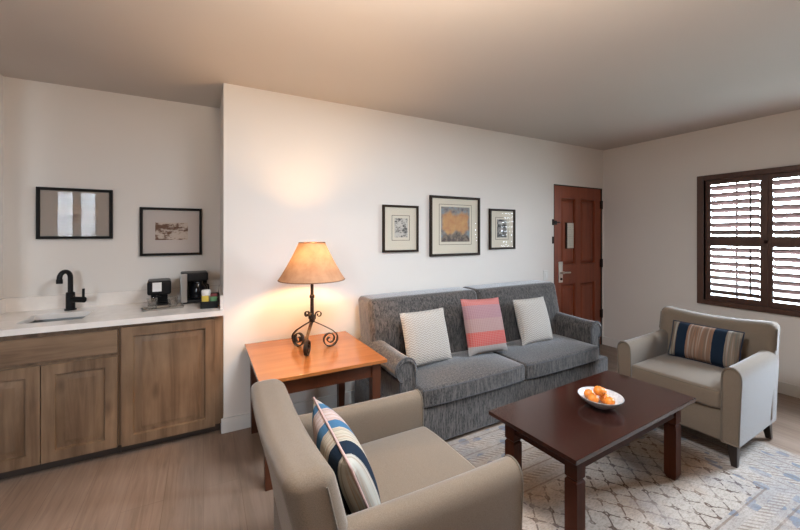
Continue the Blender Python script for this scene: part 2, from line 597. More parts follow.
b.build('door_guard', HINGE, door)
b = MB(); b.box(3.640, 3.666, -0.012, 0.0, 1.555, 1.625, 0.003); b.tube([(3.653, -0.012, 1.59), (3.653, -0.045, 1.59)], 0.008, 8)
b.build('guard_catch', HINGE, door)
b = MB(); b.box(3.640, 3.664, -0.008, 0.0, 1.335, 1.42, 0.003)
b.build('strike_plate', HINGE, door)


# ------------------------------------------------------------ windows
def shutter_panel(y0, y1, z0, z1, parent, tilt=36, x=XR + 0.02):
    b = MB(); st = 0.042
    b.box(x - 0.013, x + 0.013, y0, y0 + st, z0, z1, 0.003); b.box(x - 0.013, x + 0.013, y1 - st, y1, z0, z1, 0.003)
    b.box(x - 0.013, x + 0.013, y0 + st, y1 - st, z0, z0 + 0.05, 0.003); b.box(x - 0.013, x + 0.013, y0 + st, y1 - st, z1 - 0.05, z1, 0.003)
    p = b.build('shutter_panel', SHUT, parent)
    b = MB()
    k = max(2, round((z1 - z0 - 0.10) / 0.0745))
    pit = (z1 - z0 - 0.10) / k
    c, s_ = math.cos(math.radians(tilt)), math.sin(math.radians(tilt))
    for i in range(k):
        zc = z0 + 0.05 + pit * (i + 0.5)
        ring = []
        for a in range(12):
            t = 2 * PI * a / 12
            px, pz = 0.0415 * math.cos(t), 0.0065 * math.sin(t)
            ring.append((px * c + pz * s_, pz * c - px * s_))
        b.rings([[(x + q[0], yy, zc + q[1]) for q in ring] for yy in (y0 + st + 0.002, y1 - st - 0.002)])
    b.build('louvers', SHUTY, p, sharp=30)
    b = MB(); ym = y0 + (y1 - y0) * 0.21
    b.box(x - 0.056, x - 0.045, ym - 0.006, ym + 0.006, z0 + 0.07, z1 - 0.06, 0.002)
    b.build('tilt_rod', SHUT, p)
    return p


y0, y1, z0, z1 = WIN1
b = MB(); fw = 0.06
fx0, fx1 = XR - 0.028, XR + 0.05
Y0, Y1, Z0, Z1 = y0 - 0.02, y1 + 0.018, z0 - 0.018, z1 + 0.014
b.box(fx0, fx1, Y1 - fw, Y1, Z0, Z1, 0.004); b.box(fx0, fx1, Y0, Y0 + fw, Z0, Z1, 0.004)
b.box(XR - 0.004, XR + 0.006, Y0 + fw, Y1 - fw, 1.361, 1.389); b.box(XR - 0.004, XR + 0.006, (Y0 + Y1) / 2 - 0.014, (Y0 + Y1) / 2 + 0.014, Z0 + 0.05, Z1 - 0.05)
b.box(fx0, fx1, Y0 + fw, Y1 - fw, Z0, Z0 + 0.05, 0.004); b.box(fx0, fx1, Y0 + fw, Y1 - fw, Z1 - 0.05, Z1, 0.004)
win1 = b.build('window_1', SHUT, kind='structure')
ya, yb = Y0 + fw, Y1 - fw
npan = 2
pw = (yb - ya) / npan
zm = 1.375
for i in range(npan):
    for (a, c) in ((Z0 + 0.0505, zm - 0.0005), (zm + 0.0005, Z1 - 0.0505)):
        shutter_panel(ya + pw * i + 0.0005, ya + pw * (i + 1) - 0.0005, a, c, win1)
# sash behind the shutters
b = MB(); xs = XR + 0.105
for yy in (ya - 0.03, ya + pw - 0.01, yb + 0.01):
    b.box(xs - 0.015, xs + 0.015, yy, yy + 0.035, z0, z1)
for yy in (ya + pw * 0.55, ya + pw * 1.52):
    b.box(xs - 0.008, xs + 0.008, yy - 0.008, yy + 0.008, z0, z1)
b.box(xs - 0.015, xs + 0.015, y0, y1, z0, z0 + 0.04); b.box(xs - 0.015, xs + 0.015, y0, y1, z1 - 0.04, z1)
b.build('sash', HINGE, win1)
MB().box(xs - 0.002, xs + 0.002, y0, y1, z0, z1).build('pane', PANE, win1)


def rear_window(name, W, cols, rows):
    x0, x1, z0, z1 = W
    b = MB(); f = 0.05
    ya, yb = YR - 0.10, YR + 0.02
    b.box(x0 - 0.02, x0 + f - 0.02, ya, yb, z0 - 0.02, z1 + 0.02, 0.003); b.box(x1 - f + 0.02, x1 + 0.02, ya, yb, z0 - 0.02, z1 + 0.02, 0.003)
    b.box(x0, x1, ya, yb, z0 - 0.02, z0 + f - 0.02, 0.003); b.box(x0, x1, ya, yb, z1 - f + 0.02, z1 + 0.02, 0.003)
    wdw = b.build(name, SHUT, kind='structure')
    b = MB()
    for i in range(1, cols):
        xx = x0 + (x1 - x0) * i / cols
        hw = 0.055 if i * 2 == cols else 0.010
        b.box(xx - hw, xx + hw, YR - 0.07, YR - 0.03, z0, z1)
    for i in range(1, rows):
        zz = z0 + (z1 - z0) * i / rows
        b.box(x0, x1, YR - 0.07, YR - 0.03, zz - 0.010, zz + 0.010)
    b.build('muntins', SHUT, wdw)
    MB().box(x0, x1, YR - 0.054, YR - 0.050, z0, z1).build('pane', PANE, wdw)


rear_window('window_2', WIN3, 2, 6)

b = MB()
for q in ((FILL_WIN[0], FILL_WIN[0] + 0.04), (FILL_WIN[1] - 0.04, FILL_WIN[1])):
    b.box(XR, XR + 0.10, q[0], q[1], FILL_WIN[2], FILL_WIN[3], 0.003)
for q in ((FILL_WIN[2], FILL_WIN[2] + 0.04), (FILL_WIN[3] - 0.04, FILL_WIN[3])):
    b.box(XR, XR + 0.10, FILL_WIN[0], FILL_WIN[1], q[0], q[1], 0.003)
fill_win = b.build('fill_window', SHUT, kind='structure')  # added off-camera window, there only to let in cool light
MB().box(XR + 0.05, XR + 0.054, FILL_WIN[0], FILL_WIN[1], FILL_WIN[2], FILL_WIN[3]).build('pane', PANE, fill_win)

# outside
n = N('planted_yard', 0.9)
n.color(n.ramp(n.noise(n.co(), 1.5, 4), [(0.3, (0.04, 0.045, 0.035)), (0.7, (0.075, 0.075, 0.07))]))
MB().box(-14, 18, -18, 14, -0.32, -0.14).build('ground', n.m, kind='structure')

# ------------------------------------------------------------ kitchenette
CT = 0.90
YF = 0.0            # cabinet front


def cab_door(parent, name, x0, x1, z0, z1, yf=-0.02, panel=True, mat=None):
    b = MB()
    if panel:
        fr = 0.062
        panel_door(b, x0, x1, z0, z1, yf, 0.02, [(x0 + fr, x1 - fr, z0 + fr, z1 - fr)], 0.030, 0.016, 0.010)
    else:
        b.box(x0, x1, yf, yf + 0.02, z0, z1, 0.003)
    return b.build(name, mat or CAB, parent, sharp=25)


cab = thing('sink_cabinet', 'knotty wood base cabinet with two doors under the sink', 'cabinet', (-0.855, 0.3, 0))
off = Matrix.Translation((0.855, -0.3, 0))
xa, xb = XL + 0.004, -0.482
b = MB(); b.box(xa, xb, YF, 0.018, 0.075, 0.862); b.box(xa, xa + 0.018, 0.018, 0.59, 0.075, 0.862); b.box(xb - 0.018, xb, 0.018, 0.59, 0.075, 0.862); b.box(xa + 0.018, xb - 0.018, 0.018, 0.59, 0.075, 0.093); b.build('carcass', CAB, cab, M=off)
b = MB(); b.box(xa, xb, 0.06, 0.075, 0.0, 0.075); b.build('toe_kick', CABD, cab, M=off)
for nm, a, c, d, e_, pn, mt in (('door', xa + 0.006, -0.857, 0.076, 0.662, True, CAB), ('door', -0.852, xb - 0.006, 0.076, 0.662, True, CAB), ('drawer_front', xa + 0.006, xb - 0.006, 0.683, 0.832, False, CABX)):
    o = cab_door(cab, nm, a, c, d, e_, panel=pn, mat=mt); o.location = (0.855, -0.3, 0)
cab2 = thing('refrigerator_cabinet', 'knotty wood cabinet with one wide tall door beside the wall corner', 'cabinet', (-0.18, 0.3, 0))
off = Matrix.Translation((0.18, -0.3, 0))
xa, xb = -0.480, XC - 0.003
b = MB(); b.box(xa, xb, YF, 0.018, 0.075, 0.862); b.box(xa, xa + 0.018, 0.018, 0.59, 0.075, 0.862); b.box(xb - 0.018, xb, 0.018, 0.59, 0.075, 0.862); b.box(xa + 0.018, xb - 0.018, 0.018, 0.59, 0.075, 0.093); b.build('carcass', CAB, cab2, M=off)
b = MB(); b.box(xa, xb, 0.06, 0.075, 0.0, 0.075); b.build('toe_kick', CABD, cab2, M=off)
o = cab_door(cab2, 'door', xa + 0.014, 0.074, 0.070, 0.842); o.location = (0.18, -0.3, 0)

# countertop with a sink cut-out
SX0, SX1, SY0, SY1 = -1.005, -0.690, 0.10, 0.40
ctp = thing('countertop', 'white quartz countertop with backsplash along the alcove', 'countertop', (-0.55, 0.3, 0.865))
off = Matrix.Translation((0.55, -0.3, -0.865))
b = MB()
cz0, cz1 = 0.863, CT
b.box(XL + 0.001, SX0, -0.045, 0.608, cz0, cz1); b.box(SX1, XC - 0.001, -0.045, 0.608, cz0, cz1)
b.box(SX0, SX1, -0.045, SY0, cz0, cz1); b.box(SX0, SX1, SY1, 0.608, cz0, cz1)
b.build('slab', QUARTZ, ctp, M=off)
b = MB(); b.box(XL + 0.001, XC - 0.001, 0.588, 0.608, CT + 0.0005, 1.0); b.box(XL + 0.001, XL + 0.021, -0.045, 0.5875, CT + 0.0005, 1.0); b.box(XC - 0.021, XC - 0.001, 0.0, 0.5875, CT + 0.0005, 1.0)
b.build('backsplash', QUARTZ, ctp, M=off)
snk = thing('kitchen_sink', 'stainless undermount sink basin set in the white countertop', 'sink', ((SX0 + SX1) / 2, (SY0 + SY1) / 2, 0.70))
off = Matrix.Translation((-(SX0 + SX1) / 2, -(SY0 + SY1) / 2, -0.70))
b = MB()


def rrect(x0, x1, y0, y1, r, z, k=5):
    out = []
    for cx, cy, a0 in ((x1 - r, y1 - r, 0), (x0 + r, y1 - r, 90), (x0 + r, y0 + r, 180), (x1 - r, y0 + r, 270)):
        for i in range(k + 1):
            a = math.radians(a0 + 90 * i / k)
            out.append((cx + r * math.cos(a), cy + r * math.sin(a), z))
    return out


b.rings([rrect(SX0 - 0.008, SX1 + 0.008, SY0 - 0.008, SY1 + 0.008, 0.02, 0.8625), rrect(SX0 + 0.001, SX1 - 0.001, SY0 + 0.001, SY1 - 0.001, 0.03, 0.8625), rrect(SX0 + 0.006, SX1 - 0.006, SY0 + 0.006, SY1 - 0.006, 0.03, 0.73), rrect(SX0 + 0.03, SX1 - 0.03, SY0 + 0.03, SY1 - 0.03, 0.03, 0.705)], cap=False)
b.bm.faces.new([b.bm.verts.new(p) for p in rrect(SX0 + 0.03, SX1 - 0.03, SY0 + 0.03, SY1 - 0.03, 0.03, 0.705)])
b.build('basin', plain('sink_steel', (0.30, 0.29, 0.28), 0.35, 1.0), snk, M=off)
b = MB(); b.lathe([(0.001, 0.004), (0.03, 0.006), (0.04, 0.002)], ((SX0 + SX1) / 2, (SY0 + SY1) / 2, 0.705), 20); b.build('drain', HINGE, snk, M=off)

fx, fy = -0.845, 0.50
fau = thing('faucet', 'matte black gooseneck faucet with side lever behind the sink', 'faucet', (fx, fy, CT), math.radians(-32))
b = MB(); b.lathe([(0.034, 0), (0.034, 0.008), (0.027, 0.012), (0.026, 0.125), (0.020, 0.13)], (0, 0, 0), 24)
b.build('body', BLACKM, fau)
b = MB(); pts = [(0, 0, 0.12), (0, 0, 0.235)]
for i in range(1, 13):
    a = PI * i / 12
    pts.append((0, -0.04 + 0.04 * math.cos(a), 0.235 + 0.045 * math.sin(a)))
pts.append((0, -0.08, 0.215))
b.tube(pts, 0.0155, 14); b.build('spout', BLACKM, fau)
b = MB(); b.lathe([(0.0185, 0.0), (0.0185, 0.03)], (0, -0.08, 0.20), 16); b.build('aerator', BLACKM, fau)
b = MB(); b.tube([(0.015, 0, 0.075), (0.105, 0, 0.075)], 0.021, 16); b.tube([(0.098, 0, 0.075), (0.100, 0, 0.155)], 0.008, 10)
b.build('lever', BLACKM, fau)

# pod coffee machine
pm = thing('pod_coffee_machine', 'black single cup coffee machine with a white square sticker', 'coffee maker', (-0.30, 0.42, CT), math.radians(5))
b = MB(); b.box(-0.075, 0.075, -0.10, 0.12, 0.0, 0.022, 0.006); b.box(-0.055, 0.055, 0.0, 0.12, 0.02, 0.10, 0.008); b.build('base', BLACKP, pm)
b = MB(); b.rbox((0, 0.01, 0.142), (0.152, 0.22, 0.105), 0.016, (2, 2, 2)); b.build('head', BLACKP, pm)
b = MB(); b.box(-0.043, 0.014, -0.103, -0.0995, 0.117, 0.184); b.build('sticker', PAPER, pm)
b = MB(); b.lathe([(0.018, 0), (0.022, 0.02)], (0, -0.05, 0.078), 14); b.build('nozzle', BLACKG, pm)
# drip coffee maker
dm = thing('drip_coffee_maker', 'black drip coffee maker with a steel front column and carafe', 'coffee maker', (-0.066, 0.455, CT), math.radians(3))
b = MB(); b.box(-0.095, 0.095, -0.10, 0.10, 0, 0.026, 0.006); b.box(-0.095, 0.095, 0.045, 0.10, 0.02, 0.18, 0.004); b.build('base', BLACKP, dm)
b = MB(); b.rbox((0, 0, 0.208), (0.19, 0.20, 0.066), 0.012, (2, 2, 2)); b.build('brew_head', BLACKP, dm)
b = MB(); b.box(-0.096, -0.050, -0.104, 0.02, 0.012, 0.236, 0.006); b.build('steel_column', STEEL, dm)
b = MB(); b.lathe([(0.05, 0), (0.058, 0.02), (0.055, 0.09), (0.035, 0.125), (0.036, 0.14)], (0.025, -0.03, 0.028), 24); cf = b.build('carafe', BLACKG, dm)
b = MB(); b.tube([(0.07, -0.06, 0.15), (0.095, -0.085, 0.14), (0.098, -0.088, 0.08), (0.075, -0.065, 0.055)], 0.008, 8); b.build('carafe_handle', BLACKP, cf)

# tray with two glasses
ty = thing('serving_tray', 'shallow silver rectangular tray under two drinking glasses', 'tray', (-0.262, 0.245, CT), math.radians(8))
b = MB()
R1, R2, R3, R4 = rrect(-0.13, 0.13, -0.06, 0.06, 0.012, 0.012), rrect(-0.122, 0.122, -0.052, 0.052, 0.012, 0.002), rrect(-0.124, 0.124, -0.054, 0.054, 0.012, 0.0), rrect(-0.132, 0.132, -0.062, 0.062, 0.012, 0.011)
b.rings([R2, R1, R4, R3])
b.build('tray_body', STEEL, ty)
for px, gl_lab in ((-0.066, 'clear drinking glass on the left of the silver tray'), (0.062, 'clear drinking glass on the right of the silver tray')):
    g = MB(); g.lathe([(0.001, 0.004), (0.027, 0.004), (0.031, 0.075), (0.033, 0.078), (0.034, 0.075), (0.030, 0.0), (0.001, 0.0)], (0, 0, 0), 24, cap=False)
    o = g.build('drinking_glass', TUMBLER); tag(o, gl_lab, 'glass', 'drinking glasses on the counter')
    a = math.radians(8)
    o.location = (-0.262 + px * math.cos(a), 0.245 + px * math.sin(a), CT + 0.0025)

# condiment caddy with packets
cd = thing('condiment_caddy', 'black caddy with tall back standing at the counter end', 'caddy', (0.045, 0.135, CT), math.radians(-6))
b = MB(); b.box(-0.06, 0.055, -0.055, 0.055, 0, 0.004); b.box(-0.06, 0.055, -0.055, -0.051, 0, 0.052); b.box(-0.06, 0.055, 0.051, 0.055, 0, 0.10)
b.box(-0.06, -0.056, -0.055, 0.055, 0, 0.052); b.box(0.051, 0.055, -0.055, 0.055, 0, 0.075); b.box(-0.002, 0.001, -0.052, 0.052, 0, 0.05)
b.build('caddy_body', BLACKP, cd)
ca, sa = math.cos(math.radians(-6)), math.sin(math.radians(-6))


def in_caddy(o, x, y, z=0.0045):
    o.location = (0.045 + x * ca - y * sa, 0.135 + x * sa + y * ca, CT + z); o.rotation_euler = (0, 0, math.radians(-6))


YEL = plain('yellow_packet', (0.62, 0.45, 0.07), 0.5)
GRN = plain('green_packet', (0.10, 0.22, 0.10), 0.5)
RED = plain('dark_red_packet', (0.16, 0.03, 0.03), 0.5)
for mt, x, y, hh, lb in ((YEL, -0.030, -0.036, 0.088, 'yellow sugar packet, frontmost in the black caddy'), (YEL, -0.030, -0.026, 0.084, 'yellow sugar packet behind the front yellow one'),
                         (GRN, 0.026, -0.036, 0.078, 'green tea packet at the right front of the caddy'), (RED, 0.026, -0.022, 0.100, 'dark red tea packet standing behind the green one')):
    b = MB(); b.rbox((0, 0, hh / 2), (0.046, 0.007, hh), 0.003, (2, 1, 2), 2)
    o = b.build('sachet', mt); tag(o, lb, 'packet', 'packets in the counter caddy'); in_caddy(o, x, y)
b = MB(); b.lathe([(0.001, 0), (0.022, 0), (0.029, 0.085), (0.031, 0.09), (0.0315, 0.098), (0.031, 0.104), (0.0315, 0.112), (0.031, 0.118), (0.028, 0.124), (0.001, 0.126)], (0, 0, 0), 20)  # several nested cups turned as one stack
o = b.build('paper_cup_stack', PAPER); tag(o, 'stack of white paper cups at the back of the black caddy', 'cup'); in_caddy(o, -0.029, 0.016)


# ------------------------------------------------------------ framed pictures
def picture(label, x0, x1, z0, z1, y, fw, frame_mat, mat_mat, art_mat, art, border=None, group=None, depth=0.028, glass=None):
    cx, cz = (x0 + x1) / 2, (z0 + z1) / 2
    p = thing('framed_picture', label, 'picture', (cx, y, cz), 0, group)
    hw, hh = (x1 - x0) / 2, (z1 - z0) / 2
    b = MB()
    yb, yf = -0.001, -depth
    out = lambda d, yy: [(-hw + d, yy, -hh + d), (hw - d, yy, -hh + d), (hw - d, yy, hh - d), (-hw + d, yy, hh - d)]
    b.rings([out(0, yb), out(0, yf + 0.004), out(0.003, yf), out(fw - 0.003, yf), out(fw, yf + 0.005), out(fw, yb)], cap=False)
    b.build('frame', frame_mat, p, sharp=20)
    MB().box(-hw + fw - 0.002, hw - fw + 0.002, -0.012, -0.004, -hh + fw - 0.002, hh - fw + 0.002).build('mat_board', mat_mat, p)
    ax0, ax1, az0, az1 = art
    o = MB().box(-(ax1 - ax0) / 2, (ax1 - ax0) / 2, -0.0005, 0.0005, -(az1 - az0) / 2, (az1 - az0) / 2).build('print', art_mat, p)
    o.location = ((ax0 + ax1) / 2, -0.0128, (az0 + az1) / 2)
    if border:
        b = MB(); t = 0.0035; bx0, bx1, bz0, bz1 = border
        for q in ((bx0, bx0 + t, bz0, bz1), (bx1 - t, bx1, bz0, bz1), (bx0, bx1, bz0, bz0 + t), (bx0, bx1, bz1 - t, bz1)):
            b.box(q[0], q[1], -0.0135, -0.0118, q[2], q[3])
        b.build('mat_line', FRAMEBR, p)
    MB().box(-hw + fw - 0.001, hw - fw + 0.001, -0.0195, -0.0185, -hh + fw - 0.001, hh - fw + 0.001).build('glass', glass or PICGLASS, p)
    return p


# prints (object coordinates, x across, z up)
def art_sketch(name, paper, ink, sc, seed, thr=0.5):
    n = N(name, 0.8)
    v = n.scale((1, 1, 1.3), loc=(seed, 0, seed * 0.7))
    f = n.noise(v, sc, 5, 0.7)
    g = n.noise(v, sc * 0.3, 2)
    h = n.math('ADD', n.math('MULTIPLY', f, 0.6), n.math('MULTIPLY', g, 0.5))
    n.color(n.ramp(h, [(thr - 0.04, paper), (thr + 0.05, ink)]))
    return n.m


n = N('gold_arch_print', 0.8)
X, Y, Z = n.xyz()
wob = n.math('MULTIPLY', n.math('SUBTRACT', n.noise(n.co(), 9, 4), 0.5), 0.16)
ax_ = n.math('ABSOLUTE', n.math('ADD', X, n.math('MULTIPLY', wob, 0.5)))
zz = n.math('ADD', Z, wob)
# golden masses: two lobes left and right
g1_ = n.math('ABSOLUTE', n.math('SUBTRACT', ax_, 0.075)); g2_ = n.math('ABSOLUTE', n.math('SUBTRACT', zz, 0.015))
rr = n.math('MAXIMUM', n.math('MULTIPLY', g1_, 1.0), n.math('SUBTRACT', n.math('ADD', n.math('MULTIPLY', g2_, 0.75), n.math('MULTIPLY', g1_, 0.45)), 0.0))
gold = n.ramp(rr, [(0.070, 1.0), (0.105, 0.0)])
base = n.ramp(n.noise(n.co(), 22, 5), [(0.35, (0.10, 0.10, 0.12)), (0.5, (0.24, 0.22, 0.20)), (0.65, (0.20, 0.26, 0.30))])
gcol = n.ramp(n.noise(n.co(), 18, 4), [(0.3, (0.42, 0.20, 0.10)), (0.7, (0.52, 0.31, 0.13))])
c = n.mix(gold, base, gcol)
# dark hill at the bottom middle
dh = n.math('ADD', n.math('MULTIPLY', n.math('MULTIPLY', X, X), 2.4), n.math('ADD', zz, 0.075))
c = n.mix(n.ramp(n.math('ADD', n.math('MULTIPLY', dh, 6), 0.5), [(0.4, 1.0), (0.6, 0.0)]), c, n.ramp(n.noise(n.co(), 30, 4), [(0.4, (0.10, 0.08, 0.07)), (0.7, (0.28, 0.22, 0.17))]))
n.color(c)
ARTGOLD = n.m
ART1 = art_sketch('pen_sketch_print', (0.52, 0.49, 0.44), (0.09, 0.085, 0.08), 60, 3.1, 0.57)
ART3 = art_sketch('ink_print', (0.48, 0.46, 0.42), (0.06, 0.06, 0.06), 75, 8.3, 0.53)
n = N('sepia_landscape_print', 0.85)
X, Y, Z = n.xyz()
v = n.scale((16, 1, 40)); f = n.noise(v, 1.0, 5, 0.7)
band1 = n.ramp(n.math('ADD', n.math('MULTIPLY', Z, 6), 0.5), [(0.12, 0.12), (0.22, 0.0), (0.45, 0.05), (0.60, 0.14), (0.72, 0.18), (0.92, -0.0)])
left = n.ramp(n.math('ADD', n.math('MULTIPLY', X, 3), 0.5), [(0.2, 0.10), (0.8, -0.0)])
h = n.math('ADD', n.math('ADD', f, band1), left)
n.color(n.ramp(h, [(0.60, (0.50, 0.41, 0.34)), (0.70, (0.13, 0.065, 0.04))]))
ARTSEP = n.m
n = N('faded_print', 0.85)
f = n.noise(n.scale((5, 1, 16)), 1.0, 4)
n.color(n.ramp(f, [(0.4, (0.44, 0.36, 0.29)), (0.7, (0.20, 0.15, 0.13))]))
ARTL = n.m
picture('small framed ink sketch left of the golden print over the sofa', 1.407, 1.778, 1.283, 1.712, 0, 0.020, FRAMEBR, MATB, ART1, (-0.065, 0.07, -0.08, 0.095), (-0.093, 0.093, -0.108, 0.122), 'pictures above the sofa')
picture('largest framed picture, golden abstract print, centre above the sofa', 1.908, 2.522, 1.232, 1.822, 0, 0.024, FRAMEBR, MATB, ARTGOLD, (-0.175, 0.175, -0.155, 0.19), (-0.20, 0.20, -0.185, 0.215), 'pictures above the sofa', glass=MATTEGLASS)
picture('small framed dark ink print nearest the wooden door', 2.655, 3.022, 1.284, 1.718, 0, 0.022, FRAMEBR, MATB, ART3, (-0.075, 0.065, -0.09, 0.105), (-0.098, 0.09, -0.112, 0.128), 'pictures above the sofa')
picture('black framed picture above the sink with window reflections', -1.056, -0.619, 1.412, 1.788, YA, 0.020, FRAMEB, MATD, ARTL, (-0.11, 0.13, -0.07, 0.07), None, 'pictures in the alcove')
picture('black framed sepia landscape print above the coffee makers', -0.447, -0.011, 1.272, 1.664, YA, 0.020, FRAMEB, MATP, ARTSEP, (-0.115, 0.115, -0.068, 0.075), None, 'pictures in the alcove')

# light switch
sw = thing('light_switch', 'white rocker light switch plate beside the wooden door', 'light switch', (3.53, 0, 0.965))
b = MB(); b.box(-0.04, 0.04, -0.006, 0, -0.06, 0.06, 0.003); b.build('switch_plate', TRIMW, sw)
b = MB(); b.box(-0.017, 0.017, -0.011, -0.005, -0.033, 0.033, 0.002); b.build('rocker', PAPER, sw)

# ------------------------------------------------------------ rug
RX0, RX1, RY0, RY1 = 0.72, 3.405, -2.72, -0.885
n = N('distressed_rug', 0.95, 0.1)
X, Y, Z = n.xyz()
cream, brown, blue, rust = (0.40, 0.35, 0.30), (0.14, 0.085, 0.055), (0.17, 0.19, 0.23), (0.30, 0.17, 0.09)
jx = n.math('MULTIPLY', n.math('SUBTRACT', n.noise(n.co(), 14, 2), 0.5), 0.03)
xx = n.math('ADD', X, jx); yy = n.math('ADD', Y, jx)
# lattice of the field
P = 0.118
u = n.math('DIVIDE', n.math('ADD', xx, n.math('MULTIPLY', yy, 0.8)), P); v_ = n.math('DIVIDE', n.math('SUBTRACT', xx, n.math('MULTIPLY', yy, 0.8)), P)


def tri(q):  # distance to nearest integer
    return n.math('ABSOLUTE', n.math('SUBTRACT', n.math('FRACT', q), 0.5))


lu = n.math('GREATER_THAN', tri(u), 0.455); lv = n.math('GREATER_THAN', tri(v_), 0.455)
dash = n.math('GREATER_THAN', n.noise(n.co(), 45, 2), 0.46)
lines = n.math('MULTIPLY', n.math('MAXIMUM', lu, lv), dash)
du = n.math('SUBTRACT', 0.5, tri(u)); dv = n.math('SUBTRACT', 0.5, tri(v_))
rn = n.math('SQRT', n.math('ADD', n.math('MULTIPLY', du, du), n.math('MULTIPLY', dv, dv)))
nodes = n.math('MULTIPLY', n.math('LESS_THAN', rn, 0.16), n.math('GREATER_THAN', rn, 0.06))
pat = n.math('MAXIMUM', lines, nodes)
# border bands
dxm = n.math('SUBTRACT', (RX1 - RX0) / 2, n.math('ABSOLUTE', X)); dym = n.math('SUBTRACT', (RY1 - RY0) / 2, n.math('ABSOLUTE', Y))
de = n.math('MINIMUM', dxm, dym)
along = n.math('ADD', X, Y)
inb = n.math('LESS_THAN', de, 0.62)
stripe = n.math('GREATER_THAN', n.math('FRACT', n.math('MULTIPLY', de, 7.2)), 0.62)
thin = n.math('GREATER_THAN', n.math('FRACT', n.math('ADD', n.math('MULTIPLY', de, 14.4), 0.25)), 0.86)
beads = n.math('MULTIPLY', stripe, n.math('GREATER_THAN', n.math('FRACT', n.math('MULTIPLY', along, 26)), 0.55))
motif = n.math('LESS_THAN', n.voronoi(n.scale((9, 9, 1)), 1.0), 0.33)
bcol = n.mix(n.math('MULTIPLY', motif, n.math('SUBTRACT', 1.0, stripe)), (0.33, 0.295, 0.265), blue)
bcol = n.mix(n.math('MULTIPLY', thin, 0.6), bcol, brown)
bcol = n.mix(n.math('MULTIPLY', stripe, 0.7), bcol, (0.42, 0.375, 0.33))
bcol = n.mix(n.math('MULTIPLY', beads, 0.55), bcol, brown)
fcol = n.mix(n.math('MULTIPLY', pat, 0.95), cream, (0.085, 0.055, 0.042))
c = n.mix(inb, fcol, bcol)
# wear: patches faded to cream, rust and blue washes
wv = n.noise(n.co(), 3.2, 5, 0.65)
c = n.mix(n.ramp(wv, [(0.50, 0.0), (0.68, 0.75)]), c, (0.43, 0.38, 0.335))
w2 = n.noise(n.scale((1, 1, 1), loc=(5, 3, 0)), 2.1, 4)
c = n.mix(n.ramp(w2, [(0.52, 0.0), (0.72, 0.5)]), c, rust)
w3 = n.noise(n.scale((1, 1, 1), loc=(-7, 9, 0)), 2.6, 4)
c = n.mix(n.ramp(w3, [(0.52, 0.0), (0.70, 0.5)]), c, blue)
sp = n.noise(n.scale((1, 2.5, 1)), 60, 3, 0.7)
c = n.mix(n.ramp(sp, [(0.38, 0.45), (0.55, 0.0)]), c, (0.16, 0.12, 0.10))
n.color(c)
n.bump(sp, 0.4, 0.002)
RUG = n.m
b = MB(); b.box(-(RX1 - RX0) / 2, (RX1 - RX0) / 2, -(RY1 - RY0) / 2, (RY1 - RY0) / 2, 0.0, 0.008, 0.003)
o = b.build('area_rug', RUG); o.location = ((RX0 + RX1) / 2, (RY0 + RY1) / 2, 0.0005)
tag(o, 'distressed cream, brown and blue patterned rug under the coffee table', 'rug')
RZ = 0.0085


# ------------------------------------------------------------ sofa
sofa = thing('sofa', 'grey tweed three seat sofa with rolled arms against the wall', 'sofa', (2.235, -0.455, 0), math.radians(0.9))
HW = 1.13
b = MB()
b.rbox((0, -0.02, 0.155), (2 * HW - 0.01, 0.80, 0.27), 0.02, (10, 6, 3), 3)
b.build('base', SOFAF, sofa)
for sgx in (-1, 1):
    for yy in (-0.36, 0.32):
        b = MB(); b.box(sgx * 1.02 - 0.03, sgx * 1.02 + 0.03, yy - 0.03, yy + 0.03, 0.0, 0.03)
        b.build('foot', DARKLEG, sofa)
for sg in (-1, 1):
    sec = [(-0.055, 0.06), (-0.055, 0.30), (-0.058, 0.45), (-0.062, 0.535)]
    cx_, cz_, rr_ = 0.016, 0.538, 0.079
    for i in range(1, 14):
        a = math.radians(180 - 19 * i)
        sec.append((cx_ + rr_ * math.cos(a), cz_ + rr_ * math.sin(a)))
    sec += [(0.062, 0.455), (0.060, 0.40), (0.062, 0.06)]
    X0 = HW - 0.100

    def S(y, k=1.0, dz=0.0):
        ccx = 0.005
        return [(sg * (X0 + ccx + (p[0] - ccx) * k), y, 0.3 + (p[1] - 0.3) * k + dz) for p in sec]
    b = MB()
    b.rings([S(-0.345, 0.90), S(-0.356, 0.94), S(-0.352, 0.985), S(-0.342, 1.0), S(-0.2), S(0.0, 1, 0.01), S(0.20, 1, 0.02), S(0.30, 1, 0.02)])
    arm = b.build('arm', SOFAF, sofa, sharp=50)
    b = MB(); b.tube([(p[0], -0.348, p[2]) for p in S(-0.34)], 0.006, 6)
    b.build('welt', WELT, arm)


def back_fn(o, u):
    x, y, z = o
    z += 0.004 * (1 - u[0] ** 4) * max(0, u[2])
    # bulging upper, receding lower, leaning
    y += 0.10 * (u[2] + 1) / 2
    if u[1] < 0:
        y += -u[1] * (-0.050 * math.exp(-((u[2] - 0.25) / 0.5) ** 2)) * (1 - abs(u[0]) ** 4)
    return (x, y, z)


for sg in (-1, 1):
    b = MB(); b.rbox((sg * 0.548, 0.165, 0.652), (1.096, 0.26, 0.560), 0.040, (14, 4, 10), 4, back_fn)
    bc = b.build('back_cushion', SOFAF, sofa)
    b = MB(); pts = []
    for i in range(13):
        zz_ = 0.50 + 0.40 * i / 12
        uu = (zz_ - 0.655) / 0.27
        yy = 0.165 - 0.13 + 0.10 * (uu + 1) / 2 - 0.050 * math.exp(-((uu - 0.25) / 0.5) ** 2) - 0.0005
        pts.append((sg * 0.548 - 0.02, yy, zz_))
    b.tube(pts, 0.003, 5); b.build('seam', WELT, bc)


